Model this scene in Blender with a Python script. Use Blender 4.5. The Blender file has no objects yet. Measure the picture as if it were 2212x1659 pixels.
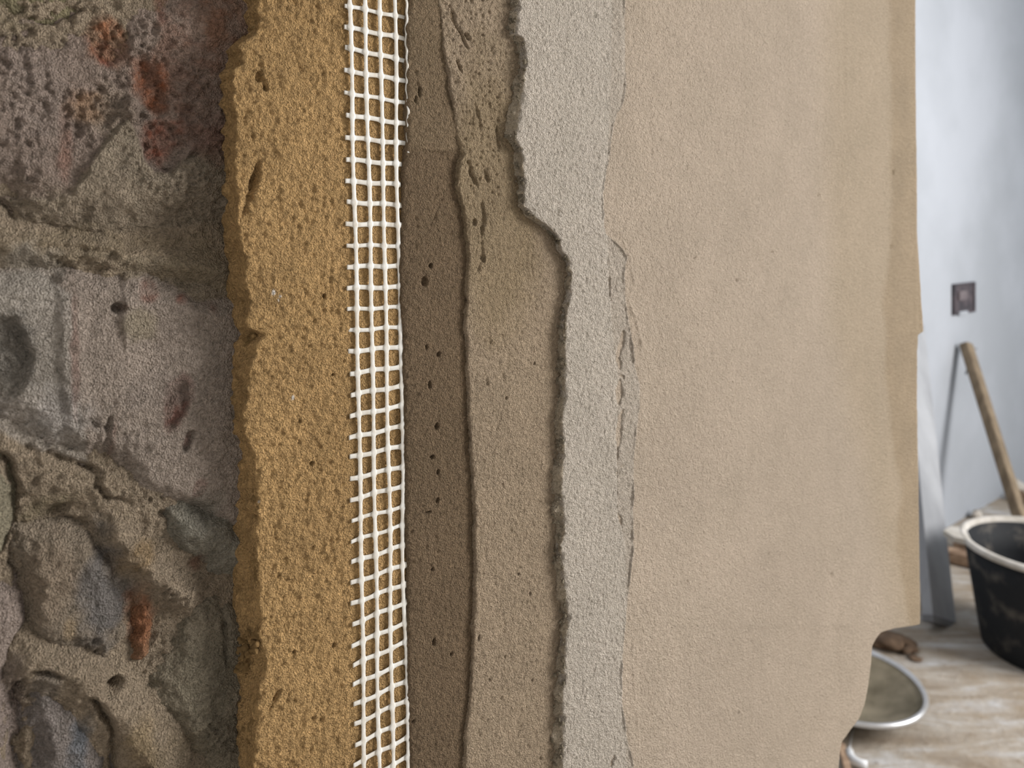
import bpy, bmesh, math, random
import numpy as np
from mathutils import Vector, Matrix

# ------------------------------------------------------------------ camera
F, CX, HY = 1660.0, 1106.0, 481.0          # focal length, centre column, horizon row (2212 x 1659 frame)
CAMH = 1.10                                 # camera height over the floor
scene = bpy.context.scene
C = scene.collection
cam_d = bpy.data.cameras.new('camera'); cam = bpy.data.objects.new('camera', cam_d); C.objects.link(cam)
cam_d.sensor_width = 36.0; cam_d.sensor_fit = 'HORIZONTAL'; cam_d.lens = 36.0 * F / 2212.0
cam_d.shift_y = -(829.5 - HY) / 2212.0
cam_d.clip_start = 0.01; cam_d.clip_end = 60
cam.location = (0, 0, CAMH); cam.rotation_euler = (math.pi / 2, 0, 0)
cam_d.dof.use_dof = True; cam_d.dof.focus_distance = 0.37; cam_d.dof.aperture_fstop = 11.0
scene.camera = cam
# ------------------------------------------------------------------ wall frame: u along the wall, v up, w out of it
TH = math.radians(51.7)
UX = np.array([math.sin(TH), math.cos(TH), 0.0])
NX = np.array([math.cos(TH), -math.sin(TH), 0.0])
ZX = np.array([0, 0, 1.0])
P0 = np.array([(810 - CX) / F * 0.36, 0.36, CAMH])
def W(u, v, w): return P0 + u * UX + v * ZX + w * NX
# ------------------------------------------------------------------ light
world = bpy.data.worlds.new('world'); scene.world = world; world.use_nodes = True
bg = world.node_tree.nodes['Background']; bg.inputs[0].default_value = (0.78, 0.89, 1.0, 1); bg.inputs[1].default_value = 0.6
def area(name, loc, target, sx, sy, power, col):
    d = bpy.data.lights.new(name, 'AREA'); d.shape = 'RECTANGLE'; d.size = sx; d.size_y = sy; d.energy = power; d.color = col
    o = bpy.data.objects.new(name, d); C.objects.link(o); o.location = loc
    o.rotation_euler = (Vector(target) - Vector(loc)).to_track_quat('-Z', 'Y').to_euler()
    return o
area('window_daylight', W(2.75, 0.6, 1.6), W(0.25, -0.1, 0), 1.1, 1.3, 112, (1.0, 0.97, 0.94))
vs = scene.view_settings
vs.view_transform = 'Standard'; vs.look = 'None'; vs.gamma = 1.0; vs.use_curve_mapping = False; vs.exposure = 0.32

# ------------------------------------------------------------------ helpers
def lin(c): 
    c = np.asarray(c, float) / 255.0
    return np.where(c <= 0.04045, c / 12.92, ((c + 0.055) / 1.055) ** 2.4)
def lin4(c): return (*[float(x) for x in lin(c)], 1.0)
def tag(o, label=None, cat=None, group=None, kind=None):
    if label: o['label'] = label
    if cat: o['category'] = cat
    if group: o['group'] = group
    if kind: o['kind'] = kind
    return o
def empty(name, loc=(0, 0, 0), parent=None):
    o = bpy.data.objects.new(name, None); C.objects.link(o); o.location = loc; o.empty_display_size = 0.05
    if parent: o.parent = parent
    return o
def link(name, me, mat, parent=None, smooth=True):
    o = bpy.data.objects.new(name, me); C.objects.link(o)
    if mat and not me.materials: me.materials.append(mat)
    if smooth and len(me.polygons): me.polygons.foreach_set('use_smooth', np.ones(len(me.polygons), bool))
    if parent:
        o.parent = parent; o.matrix_parent_inverse = Matrix.Translation(parent.location).inverted()
    return o
def mesh_np(name, verts, quads, col=None):
    me = bpy.data.meshes.new(name); n, q = len(verts), len(quads)
    k = quads.shape[1]
    me.vertices.add(n); me.vertices.foreach_set('co', np.ascontiguousarray(verts, np.float32).ravel())
    me.loops.add(q * k); me.loops.foreach_set('vertex_index', np.ascontiguousarray(quads, np.int32).ravel())
    me.polygons.add(q); me.polygons.foreach_set('loop_start', np.arange(0, q * k, k, dtype=np.int32))
    me.polygons.foreach_set('loop_total', np.full(q, k, np.int32))
    me.update(calc_edges=True)
    if col is not None:
        a = me.attributes.new('tint', 'FLOAT_COLOR', 'POINT')
        c4 = np.ones((n, 4), np.float32); c4[:, :3] = col
        a.data.foreach_set('color', c4.ravel())
    return me
def grid_quads(nr, nc, flip=False):
    i = np.arange(nr * nc).reshape(nr, nc)
    q = np.stack([i[:-1, :-1], i[:-1, 1:], i[1:, 1:], i[1:, :-1]], -1).reshape(-1, 4)
    return q[:, ::-1] if flip else q
def bm_obj(name, bm, mat, parent=None, smooth=False):
    bmesh.ops.recalc_face_normals(bm, faces=bm.faces[:])
    me = bpy.data.meshes.new(name); bm.to_mesh(me); bm.free()
    return link(name, me, mat, parent, smooth)
# ---- noise on arrays
def _h(ix, iy, seed):
    n = (ix.astype(np.int64) * 374761393 + iy.astype(np.int64) * 668265263 + seed * 974711) & 0xffffffff
    n = ((n ^ (n >> 13)) * 1274126177) & 0xffffffff
    n = n ^ (n >> 16)
    return (n & 0xffff) / 65535.0
def vn(x, y, seed=0):
    ix = np.floor(x); iy = np.floor(y); fx = x - ix; fy = y - iy
    ix = ix.astype(np.int64); iy = iy.astype(np.int64)
    fx = fx * fx * fx * (fx * (fx * 6 - 15) + 10); fy = fy * fy * fy * (fy * (fy * 6 - 15) + 10)
    a = _h(ix, iy, seed); b = _h(ix + 1, iy, seed); c = _h(ix, iy + 1, seed); d = _h(ix + 1, iy + 1, seed)
    return (a + (b - a) * fx) * (1 - fy) + (c + (d - c) * fx) * fy - 0.5
def fbm(x, y, wl, octs=4, seed=0, gain=0.5):
    """x, y in metres, wl = longest wavelength; about -0.5 .. 0.5"""
    s = np.zeros(np.broadcast(x, y).shape); a = 1.0; t = 0
    for k in range(octs):
        ca, sa = math.cos(k * 1.3 + seed), math.sin(k * 1.3 + seed)
        s += a * vn((x * ca - y * sa) / wl + 7.3 * k, (x * sa + y * ca) / wl - 3.1 * k, seed + k); t += a
        a *= gain; wl *= 0.5
    return s / t
def worley(x, y, cell, seed=0):
    X = x / cell; Y = y / cell; ix = np.floor(X).astype(np.int64); iy = np.floor(Y).astype(np.int64)
    best = np.full(X.shape, 9.0)
    for dx in (-1, 0, 1):
        for dy in (-1, 0, 1):
            jx, jy = ix + dx, iy + dy
            d = (jx + _h(jx, jy, seed) - X) ** 2 + (jy + _h(jx, jy, seed + 5) - Y) ** 2
            best = np.minimum(best, d)
    return np.sqrt(best)
def sst(a, b, x):
    t = np.clip((x - a) / (b - a), 0, 1); return t * t * (3 - 2 * t)
# ---- photograph frame -> wall plane at height w
def pw(px, py, w=0.0):
    px = np.asarray(px, float); py = np.asarray(py, float)
    d = np.stack([(px - CX) / F, np.ones_like(px), (HY - py) / F], -1)
    o = np.array([0, 0, CAMH]); p = P0 + w * NX
    t = ((p - o) @ NX) / (d @ NX)
    P = o + d * t[..., None] - P0
    return P @ UX, P[..., 2]
def contour(pts, w, V):
    pts = np.asarray(pts, float); u, v = pw(pts[:, 0], pts[:, 1], w)
    o = np.argsort(v); return np.interp(V, v[o], u[o])
def floor_pt(px, py, z=0.0):
    Z = F * (CAMH - z) / (py - HY); return Vector(((px - CX) / F * Z, Z, z))
def at(px, py, Z): return Vector(((px - CX) / F * Z, Z, CAMH - (py - HY) / F * Z))
def seg_dist(U, V, pts, w):
    """distance on the wall to a polyline given in the photograph's frame"""
    pts = np.asarray(pts, float); u, v = pw(pts[:, 0], pts[:, 1], w); full = np.full(U.shape, 9.0)
    win = (U > u.min() - .03) & (U < u.max() + .03) & (V > v.min() - .03) & (V < v.max() + .03)
    U, V = U[win], V[win]; best = np.full(U.shape, 9.0)
    for i in range(len(u) - 1):
        ax, ay, bx, by = u[i], v[i], u[i + 1], v[i + 1]; L = (bx - ax) ** 2 + (by - ay) ** 2 + 1e-12
        t = np.clip(((U - ax) * (bx - ax) + (V - ay) * (by - ay)) / L, 0, 1)
        best = np.minimum(best, np.hypot(U - ax - t * (bx - ax), V - ay - t * (by - ay)))
    full[win] = best
    return full
def taper(U, V, pts, w):
    """1 in the middle of a traced line, 0 at its two ends"""
    pts = np.asarray(pts, float); u, v = pw(pts[:, 0], pts[:, 1], w); dx, dy = u[-1] - u[0], v[-1] - v[0]
    t = np.clip(((U - u[0]) * dx + (V - v[0]) * dy) / (dx * dx + dy * dy + 1e-12), 0, 1)
    return np.sqrt(np.clip(4 * t * (1 - t), 0, 1))
def groove(U, V, pts, w, width, depth, seed):
    dd = seg_dist(U, V, pts, w) + 1.6 * width * fbm(U, V, 0.006, 4, seed, .65); tp = taper(U, V, pts, w)
    return depth * tp * np.clip(.75 + 1.8 * fbm(U, V, 0.009, 3, seed + 3), .05, 1.3) * np.exp(-(np.maximum(dd, 0) / (width * (.3 + .7 * tp))) ** 2)
def poly_sdf(U, V, pts, w):
    pts = np.asarray(pts, float); u, v = pw(pts[:, 0], pts[:, 1], w); n = len(u)
    d = np.full(U.shape, 9.0); ins = np.zeros(U.shape, bool)
    for i in range(n):
        j = (i + 1) % n; ax, ay, bx, by = u[i], v[i], u[j], v[j]
        L = (bx - ax) ** 2 + (by - ay) ** 2 + 1e-12
        t = np.clip(((U - ax) * (bx - ax) + (V - ay) * (by - ay)) / L, 0, 1)
        d = np.minimum(d, np.hypot(U - ax - t * (bx - ax), V - ay - t * (by - ay)))
        if abs(by - ay) > 1e-9:
            ins ^= ((ay > V) != (by > V)) & (U < (bx - ax) * (V - ay) / (by - ay) + ax)
    return np.where(ins, d, -d)
def ell(U, V, px, py, rx, ry, w, rot=0):
    """normalised elliptical distance, radii in frame pixels near (px, py)"""
    u0, v0 = pw(px, py, w); u1, _ = pw(px + rx, py, w); _, v1 = pw(px, py + ry, w)
    a, b = U - u0, V - v0; c, s = math.cos(rot), math.sin(rot)
    return np.hypot((a * c + b * s) / abs(u1 - u0), (-a * s + b * c) / abs(v1 - v0))

# ------------------------------------------------------------------ materials
def mat_new(name):
    m = bpy.data.materials.new(name); m.use_nodes = True; nt = m.node_tree
    return m, nt, nt.nodes['Principled BSDF']
def nd(nt, typ, **kw):
    n = nt.nodes.new(typ)
    for k, v in kw.items(): setattr(n, k, v)
    return n
def noise(nt, vec, scale, detail=4, rough=0.6, dist=0.0):
    n = nd(nt, 'ShaderNodeTexNoise'); n.inputs['Scale'].default_value = scale; n.inputs['Detail'].default_value = detail
    n.inputs['Roughness'].default_value = rough; n.inputs['Distortion'].default_value = dist
    nt.links.new(vec, n.inputs['Vector']); return n.outputs['Fac']
def ramp(nt, fac, stops):
    r = nd(nt, 'ShaderNodeValToRGB'); nt.links.new(fac, r.inputs[0]); el = r.color_ramp.elements
    while len(el) < len(stops): el.new(0.5)
    for e, (p, c) in zip(el, stops): e.position = p; e.color = c
    return r.outputs[0]
def mixc(nt, fac, a, b, mode='MIX'):
    n = nd(nt, 'ShaderNodeMix', data_type='RGBA', blend_type=mode)
    for i, x in ((0, fac), (6, a), (7, b)):
        if hasattr(x, 'links') or isinstance(x, bpy.types.NodeSocket): nt.links.new(x, n.inputs[i])
        else: n.inputs[i].default_value = x
    return n.outputs[2]
def plaster_mat(name, g1, g2, bump, contrast=0.35, rough=0.95):
    """tint attribute broken up by sand grain"""
    m, nt, b = mat_new(name); L = nt.links
    tc = nd(nt, 'ShaderNodeTexCoord').outputs['Object']
    at_ = nd(nt, 'ShaderNodeAttribute', attribute_name='tint').outputs['Color']
    n1 = noise(nt, tc, g1, 2.5, 0.6, 1.2); n2 = noise(nt, tc, g2, 2, 0.5)
    n3 = noise(nt, tc, 28, 4, 0.6)
    k = contrast
    c = mixc(nt, 1.0, at_, ramp(nt, n1, [(0.28, (1 - k, 1 - k, 1 - 1.05 * k, 1)), (0.55, (1, 1, 1, 1)), (0.78, (1 + k * .6, 1 + k * .6, 1 + k * .62, 1))]), 'MULTIPLY')
    c = mixc(nt, 1.0, c, ramp(nt, n3, [(0.3, (.95, .95, .945, 1)), (0.7, (1.04, 1.035, 1.04, 1))]), 'MULTIPLY')
    L.new(c, b.inputs['Base Color']); b.inputs['Roughness'].default_value = rough
    b.inputs['Specular IOR Level'].default_value = 0.25
    ad = nd(nt, 'ShaderNodeMath', operation='ADD'); L.new(n1, ad.inputs[0]); L.new(n2, ad.inputs[1])
    bp = nd(nt, 'ShaderNodeBump'); bp.inputs['Strength'].default_value = 1.0; bp.inputs['Distance'].default_value = bump
    L.new(ad.outputs[0], bp.inputs['Height']); L.new(bp.outputs[0], b.inputs['Normal'])
    return m
def simple_mat(name, c1, c2, scale, rough=0.8, metal=0.0, bump=0.0, spec=0.4, stretch=(1, 1, 1), lo=.35, hi=.68):
    m, nt, b = mat_new(name); L = nt.links
    mp = nd(nt, 'ShaderNodeMapping'); mp.inputs['Scale'].default_value = stretch
    L.new(nd(nt, 'ShaderNodeTexCoord').outputs['Object'], mp.inputs[0])
    n = noise(nt, mp.outputs[0], scale, 5, 0.6)
    L.new(ramp(nt, n, [(lo, lin4(c1)), (hi, lin4(c2))]), b.inputs['Base Color'])
    b.inputs['Roughness'].default_value = rough; b.inputs['Metallic'].default_value = metal
    b.inputs['Specular IOR Level'].default_value = spec
    if bump:
        bp = nd(nt, 'ShaderNodeBump'); bp.inputs['Distance'].default_value = bump
        L.new(n, bp.inputs['Height']); L.new(bp.outputs[0], b.inputs['Normal'])
    return m
M = {}
M['stone'] = plaster_mat('stone_and_mortar', 520, 1400, 0.0046, 0.46)
M['ochre'] = plaster_mat('ochre_sand_plaster', 560, 1400, 0.0044, 0.42)
M['brown'] = plaster_mat('brown_clay_plaster', 620, 1500, 0.0036, 0.32)
M['taupe'] = plaster_mat('taupe_clay_plaster', 620, 1500, 0.0036, 0.32)
M['cream'] = plaster_mat('cream_lime_plaster', 580, 1400, 0.0042, 0.26)
M['beige'] = plaster_mat('beige_finish_plaster', 540, 1300, 0.0024, 0.15)

# ------------------------------------------------------------------ the setting
VB0, VB1 = -0.36, 0.20            # height range of the modelled wall face, relative to the camera
W_STONE = -0.017; W_OCH = 0.0; W_BRN = 0.003; W_TAU = 0.0054; W_CRM = 0.0102; W_BEI = 0.0088
WALLOFF = None
# white wall behind, parallel to the plastered one
fp = floor_pt(2056, 1134)
fr = np.array(fp) - P0
U_W, W_W = float(fr @ UX), float(fr @ NX)
def slab(name, u0, u1, v0, v1, w0, w1, mat, parent=None):
    bm = bmesh.new(); vv = []
    for w in (w0, w1):
        for (u, v) in ((u0, v0), (u1, v0), (u1, v1), (u0, v1)): vv.append(bm.verts.new(W(u, v, w)))
    for f in ((0, 1, 2, 3), (7, 6, 5, 4), (0, 4, 5, 1), (1, 5, 6, 2), (2, 6, 7, 3), (3, 7, 4, 0)): bm.faces.new([vv[i] for i in f])
    return bm_obj(name, bm, mat, parent)
# white wall material: matt limewash with faint grey smears
m, nt, b = mat_new('white_limewash'); tc = nd(nt, 'ShaderNodeTexCoord').outputs['Object']
c = ramp(nt, noise(nt, tc, 2.2, 4, 0.55), [(0.35, lin4((158, 163, 170))), (0.65, lin4((172, 177, 185)))])
nt.links.new(c, b.inputs['Base Color']); b.inputs['Roughness'].default_value = 0.9
M['white_wall'] = m
# floor material: dusty screed with pale swept streaks and brown dirt
m, nt, b = mat_new('dusty_screed'); L = nt.links
tc = nd(nt, 'ShaderNodeTexCoord').outputs['Object']
mp = nd(nt, 'ShaderNodeMapping'); mp.inputs['Rotation'].default_value = (0, 0, math.radians(-28)); mp.inputs['Scale'].default_value = (1, 4.5, 1)
L.new(tc, mp.inputs[0])
n1 = noise(nt, mp.outputs[0], 4.0, 6, 0.62, 0.6); n2 = noise(nt, tc, 5.5, 6, 0.65); n3 = noise(nt, tc, 38, 4, 0.6)
c = ramp(nt, n1, [(0.32, lin4((132, 119, 104))), (0.5, lin4((164, 155, 143))), (0.68, lin4((194, 195, 197)))])
c = mixc(nt, ramp(nt, n2, [(0.45, (0, 0, 0, 1)), (0.68, (0.8, 0.8, 0.8, 1))]), c, lin4((140, 122, 98)))
c = mixc(nt, ramp(nt, n3, [(0.60, (0, 0, 0, 1)), (0.72, (.7, .7, .7, 1))]), c, lin4((112, 92, 70)))
L.new(c, b.inputs['Base Color']); b.inputs['Roughness'].default_value = 0.85
bp = nd(nt, 'ShaderNodeBump'); bp.inputs['Distance'].default_value = 0.004; L.new(n3, bp.inputs['Height']); L.new(bp.outputs[0], b.inputs['Normal'])
M['floor'] = m
bm = bmesh.new()
for f in ((-2.2, -1.5), (5.5, -1.5), (5.5, 5.5), (-2.2, 5.5)): bm.verts.new((f[0], f[1], 0))
for f in ((-2.2, -1.5), (5.5, -1.5), (5.5, 5.5), (-2.2, 5.5)): bm.verts.new((f[0], f[1], -0.1))
vv = bm.verts[:]
for f in ((0, 1, 2, 3), (7, 6, 5, 4), (0, 4, 5, 1), (1, 5, 6, 2), (2, 6, 7, 3), (3, 7, 4, 0)): bm.faces.new([vv[i] for i in f])
tag(bm_obj('floor', bm, M['floor']), 'dusty screed floor with pale streaks and brown dirt', kind='structure')
tag(slab('wall_back', U_W - 2.6, U_W + 3.2, -CAMH, 1.5, W_W, W_W - 0.12, M['white_wall']), 'white limewashed wall behind the layered plaster sample', kind='structure')

M['bounce_wall'] = simple_mat('pale_bounce_wall', (206, 203, 199), (220, 217, 213), 3, 0.95)  # kept pale so the unseen added walls bounce light
tag(slab('wall_left_unseen', -1.15, -1.0, -CAMH, 1.5, W_W, 2.8, M['bounce_wall']), 'unseen pale room wall added to block ambient light from the left', kind='structure')  # out of view, added to stop ambient light from the left
tag(slab('wall_rear_unseen', -1.15, 4.2, -CAMH, 1.5, 2.8, 2.95, M['bounce_wall']), 'unseen pale wall added behind the camera to block sky and bounce light', kind='structure')  # out of view, added to shut off the sky and return soft light
tag(slab('ceiling', -1.15, 4.2, 1.5, 1.62, W_W - .12, 2.95, M['white_wall']), 'unseen pale ceiling added to block sky light', kind='structure')  # out of view, added so sky light enters only from the right

# ------------------------------------------------------------------ stone masonry on the left
masonry = empty('wall_front', tuple(W(0, -CAMH, W_STONE - 0.02)))
tag(masonry, 'rough rubble stone masonry wall carrying the plaster layers', kind='structure')
M['core'] = simple_mat('rubble_core', (104, 94, 80), (140, 126, 108), 14, 0.95, bump=0.01)
# core of the wall, set back under the coats, with the broken-out lower corner
def core_poly():
    pts = []
    for px, py in ((1940, -300), (1940, 1330), (1860, 1345), (1835, 1500), (1790, 1570), (1778, 2100)):
        u, v = pw(px, py, W_STONE - 0.01); pts.append((float(u), float(v)))
    pts[0] = (pts[0][0], 1.4); pts[-1] = (pts[-1][0], -CAMH)
    return [(-0.75, -CAMH), (-0.75, 1.4)] + pts
bm = bmesh.new(); pl = core_poly()
fr_ = [bm.verts.new(W(u, v, W_STONE - 0.014)) for u, v in pl]; bk_ = [bm.verts.new(W(u, v, W_STONE - 0.26)) for u, v in pl]
bm.faces.new(fr_); bm.faces.new(bk_[::-1])
for i in range(len(pl)):
    j = (i + 1) % len(pl); bm.faces.new((fr_[i], bk_[i], bk_[j], fr_[j]))
bmesh.ops.triangulate(bm, faces=[f for f in bm.faces if len(f.verts) > 4])
bm_obj('wall_core', bm, M['core'], masonry)

STEP = 0.00062
def patch(u0, u1, v0, v1, step=STEP):
    nu = int((u1 - u0) / step) + 1; nv = int((v1 - v0) / step) + 1
    return np.meshgrid(np.linspace(u0, u1, nu), np.linspace(v0, v1, nv))
def sheet_from(name, U, V, H, col, mat, parent, keep=None):
    P = P0 + U[..., None] * UX + V[..., None] * ZX + H[..., None] * NX
    q = grid_quads(*U.shape)
    vv, cc = P.reshape(-1, 3), col.reshape(-1, 3)
    if keep is not None:
        k = keep.ravel()[q].any(1); q = q[k]
        used = np.unique(q); mp_ = np.full(len(vv), -1); mp_[used] = np.arange(len(used)); q = mp_[q]; vv = vv[used]; cc = cc[used]
    return link(name, mesh_np(name, vv, q, cc), mat, parent)
WS = W_STONE
UST0 = float(pw(-110, 800, WS)[0]); UST1 = float(pw(610, 800, WS)[0])
def stone_tint(U, V, base, seed):
    """mineral colour of the masonry: grey mortar smears, brick-red and orange patches, slate"""
    t = np.ones(U.shape + (3,)) * lin(base) * 1.25
    big = fbm(U, V, 0.035, 4, seed)
    t = t * (1 + 0.45 * big[..., None])
    wob = fbm(U, V, 0.02, 5, 777, .62) * 1.9
    def blend(mask, c, k=1.0):
        nonlocal t; mk = np.clip(mask, 0, 1)[..., None] * k; t = t * (1 - mk) + lin(c) * (1 + 0.35 * wob[..., None]) * mk
    brk = 0.45 + 0.55 * sst(-0.14, 0.10, fbm(U, V, 0.007, 4, 778, .65))
    for pts, c, k in SMEARS:
        blend(sst(-.0008, .0012, poly_sdf(U, V, pts, WS) + .004 * wob * .5), c, k)
    for (px, py, rx, ry, rot, c, k) in PATCHES:
        red = c[0] > 1.35 * c[2]
        blend((1 - sst(0.5, 1.2, ell(U, V, px, py, rx, ry, WS, rot) + wob)) * (brk if red else 1), np.array(c) * 1.06, k * .8)
    return t
OLIVE = (154, 140, 121)
SMEAR_A = [(150, 420), (200, 345), (240, 280), (275, 258), (296, 300), (304, 345), (330, 376), (365, 370), (400, 342), (440, 312), (485, 283), (720, 240), (720, 470), (400, 490), (200, 505), (60, 480), (0, 425), (100, 432)]
SMEAR_B = [(250, 556), (330, 552), (490, 585), (720, 600), (720, 660), (490, 640), (425, 650), (385, 622), (335, 592), (270, 604)]
FACE_B = [(-140, 590), (90, 585), (150, 636), (150, 780), (172, 900), (192, 1004), (60, 956), (-140, 870)]
SMEARS = [(SMEAR_A, (156, 143, 123), .85), (SMEAR_B, (156, 142, 120), .8), (FACE_B, (178, 170, 160), .7)]
PATCHES = [
    (420, 130, 95, 190, 0, (140, 104, 86), .75), (470, 60, 70, 90, 0, (150, 106, 78), .7), (440, 290, 60, 70, 0, (134, 102, 90), .7),
    (240, 80, 46, 55, 0, (172, 108, 70), .95), (228, 118, 16, 24, 0, (128, 66, 44), .9), (322, 190, 36, 62, .3, (178, 104, 62), .95), (345, 310, 46, 56, -.2, (156, 84, 58), .95),
    (190, 232, 46, 42, 0, (164, 122, 84), .75), (140, 340, 22, 84, 0, (150, 108, 92), .6), (350, 5, 20, 50, 0, (134, 80, 62), .7),
    (60, 230, 90, 150, 0, (158, 144, 134), .55), (250, 440, 230, 62, 0, OLIVE, .9), (30, 30, 60, 50, 0, (120, 112, 88), .7), (230, 250, 60, 60, 0, OLIVE, .5),
    (200, 530, 320, 36, 0, (150, 135, 111), .85), (430, 570, 80, 42, .2, (150, 136, 112), .8),
    (60, 720, 90, 190, 0, (172, 164, 152), .75), (110, 900, 90, 70, 0, (166, 160, 154), .7), (15, 770, 48, 85, 0, (118, 114, 106), .8),
    (158, 760, 11, 170, 0, (146, 118, 108), .7), (262, 664, 13, 10, 0, (84, 60, 44), .9), (320, 632, 24, 26, 0, (132, 82, 66), .7), (392, 645, 17, 14, 0, (138, 76, 56), .8), (455, 665, 18, 22, 0, (132, 88, 74), .7),
    (375, 870, 26, 60, -.25, (120, 64, 52), .9), (400, 945, 12, 26, -.3, (122, 62, 50), .9), (425, 1048, 14, 22, -.4, (122, 66, 56), .85), (300, 700, 45, 40, 0, (150, 140, 112), .6), (240, 950, 8, 60, -.1, (122, 92, 80), .6),
    (340, 840, 70, 40, 0, (150, 138, 128), .5), (410, 1120, 90, 58, .2, (136, 132, 120), .85), (425, 1215, 20, 22, 0, (112, 74, 58), .8),
    (220, 1290, 62, 120, -.12, (104, 104, 106), .85), (175, 1600, 48, 90, 0, (98, 106, 114), .85), (100, 1480, 40, 40, 0, (118, 112, 106), .6),
    (310, 1345, 34, 80, .08, (160, 108, 76), .9), (150, 1350, 18, 30, 0, (154, 132, 98), .6), (290, 1200, 70, 40, .6, (140, 114, 74), .7), (90, 1100, 70, 30, .3, (112, 104, 74), .6),
    (420, 1470, 80, 130, 0, (132, 124, 106), .7), (280, 1590, 70, 70, 0, (138, 118, 80), .6), (100, 1250, 60, 110, 0, (150, 132, 112), .6),
    (10, 1080, 22, 110, 0, (146, 138, 118), .7), (15, 1500, 40, 110, 0, (146, 132, 124), .7), (380, 1600, 60, 60, 0, (118, 104, 80), .6)]
def rough_relief(U, V, seed, amp=1.0):
    rg = lambda wl, k: 0.5 - np.abs(fbm(U, V, wl, 3, seed + k, 0.6)) * 2.6
    r = 0.0013 * fbm(U, V, 0.016, 4, seed) + 0.0010 * rg(0.009, 1) + 0.0012 * fbm(U, V, 0.0034, 3, seed + 2, .7)
    patchy = sst(-0.05, 0.2, fbm(U, V, 0.028, 3, seed + 9))
    r = r + 0.0019 * patchy * rg(0.0042, 5) - 0.0004 * patchy * sst(0.35, 0.1, worley(U, V, 0.0026, seed + 6))
    return r * amp
# stones: outline in the frame, height, dome width, colour, seed, tilt (du, dv)
STONES = [
    ([(-140, 70), (50, 48), (150, 34), (330, 0), (480, -60), (720, -140), (720, 430), (520, 480), (400, 478), (280, 500), (160, 512), (70, 500), (0, 440), (-140, 400)], 0.0075, 0.012, (146, 130, 118), 1),
    ([(-140, -260), (480, -300), (720, -280), (720, -160), (480, -80), (330, -22), (150, 14), (40, 26), (-140, 44)], 0.006, 0.012, (128, 120, 94), 2),
    ([(-140, 578), (40, 562), (150, 566), (270, 572), (420, 600), (720, 640), (720, 1260), (500, 1190), (430, 1150), (330, 1098), (240, 1052), (170, 1002), (60, 962), (-20, 900), (-140, 860)], 0.0085, 0.009, (156, 143, 131), 3),
    ([(46, 1150), (140, 1132), (205, 1150), (250, 1210), (276, 1290), (276, 1380), (235, 1436), (160, 1424), (62, 1392), (48, 1270)], 0.0075, 0.007, (134, 122, 106), 4),
    ([(345, 1085), (400, 1074), (500, 1110), (640, 1180), (700, 1300), (560, 1265), (480, 1250), (400, 1210), (338, 1150)], 0.0085, 0.007, (138, 132, 118), 5),
    ([(400, 1300), (480, 1262), (560, 1280), (720, 1330), (720, 1900), (520, 1780), (420, 1660), (340, 1560), (288, 1490), (300, 1440), (350, 1400)], 0.009, 0.009, (136, 126, 108), 6),
    ([(282, 1296), (338, 1282), (345, 1350), (335, 1420), (290, 1452), (272, 1436), (284, 1370)], 0.0055, 0.005, (150, 114, 86), 7),
    ([(60, 1452), (140, 1456), (188, 1510), (220, 1580), (250, 1720), (260, 1860), (40, 1860), (50, 1640), (40, 1500)], 0.0065, 0.008, (130, 122, 116), 8),
    ([(-140, 985), (0, 1000), (22, 1060), (18, 1150), (0, 1200), (-140, 1240)], 0.008, 0.004, (150, 142, 120), 9),
    ([(-140, 1265), (10, 1275), (38, 1345), (44, 1400), (30, 1560), (34, 1860), (-140, 1860)], 0.0075, 0.005, (150, 136, 126), 10),
]
# mortar bed
U, V = patch(UST0, UST1, VB0, VB1, 0.0007)
H = WS - 0.0026 + 0.006 * fbm(U, V, 0.045, 3, 11) + rough_relief(U, V, 21, 1.5)
H += 0.007 * np.exp(-(seg_dist(U, V, [(250, 1150), (300, 1210), (400, 1290)], WS) / 0.0055) ** 2)      # mortar sausage
H += 0.006 * np.exp(-(seg_dist(U, V, [(-60, 520), (60, 535), (180, 545), (300, 560), (480, 585)], WS) / 0.006) ** 2)
H += 0.008 * np.exp(-(seg_dist(U, V, [(70, 1420), (170, 1450), (260, 1530), (330, 1640)], WS) / 0.009) ** 2)
NZ = 0.0022 * fbm(U, V, 0.007, 3, 17)
H += 0.003 * np.exp(-(seg_dist(U, V, [(20, 1000), (180, 1040), (340, 1120)], WS) / 0.012) ** 2)
H -= groove(U, V, [(60, 528), (190, 543), (230, 548), (262, 540), (330, 525)], WS, .0016, .005, 17)
H -= groove(U, V, [(50, 962), (110, 985), (220, 1022)], WS, .0016, .005, 27)
H -= 0.010 * np.exp(-ell(U, V, 240, 1475, 16, 14, WS) ** 2)
H -= 0.006 * np.exp(-ell(U, V, 120, 1112, 40, 14, WS, .3) ** 2)
for pts, hgt, dw, col, sd in STONES:        # open joints along parts of the stone edges
    s0 = poly_sdf(U, V, pts, WS); k = np.abs(s0) < .008; u_, v_ = U[k], V[k]; sj = s0[k] + 0.011 * fbm(u_, v_, 0.02, 5, 50 + sd, .6)
    H[k] -= 0.0050 * sst(0.02, 0.14, fbm(u_, v_, 0.05, 3, 140 + sd)) * np.exp(-((sj + .0012) / .0013) ** 2)
H = np.minimum(H, -0.006)
sheet_from('mortar_bed', U, V, H, stone_tint(U, V, (150, 135, 115), 31), M['stone'], masonry)
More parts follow.
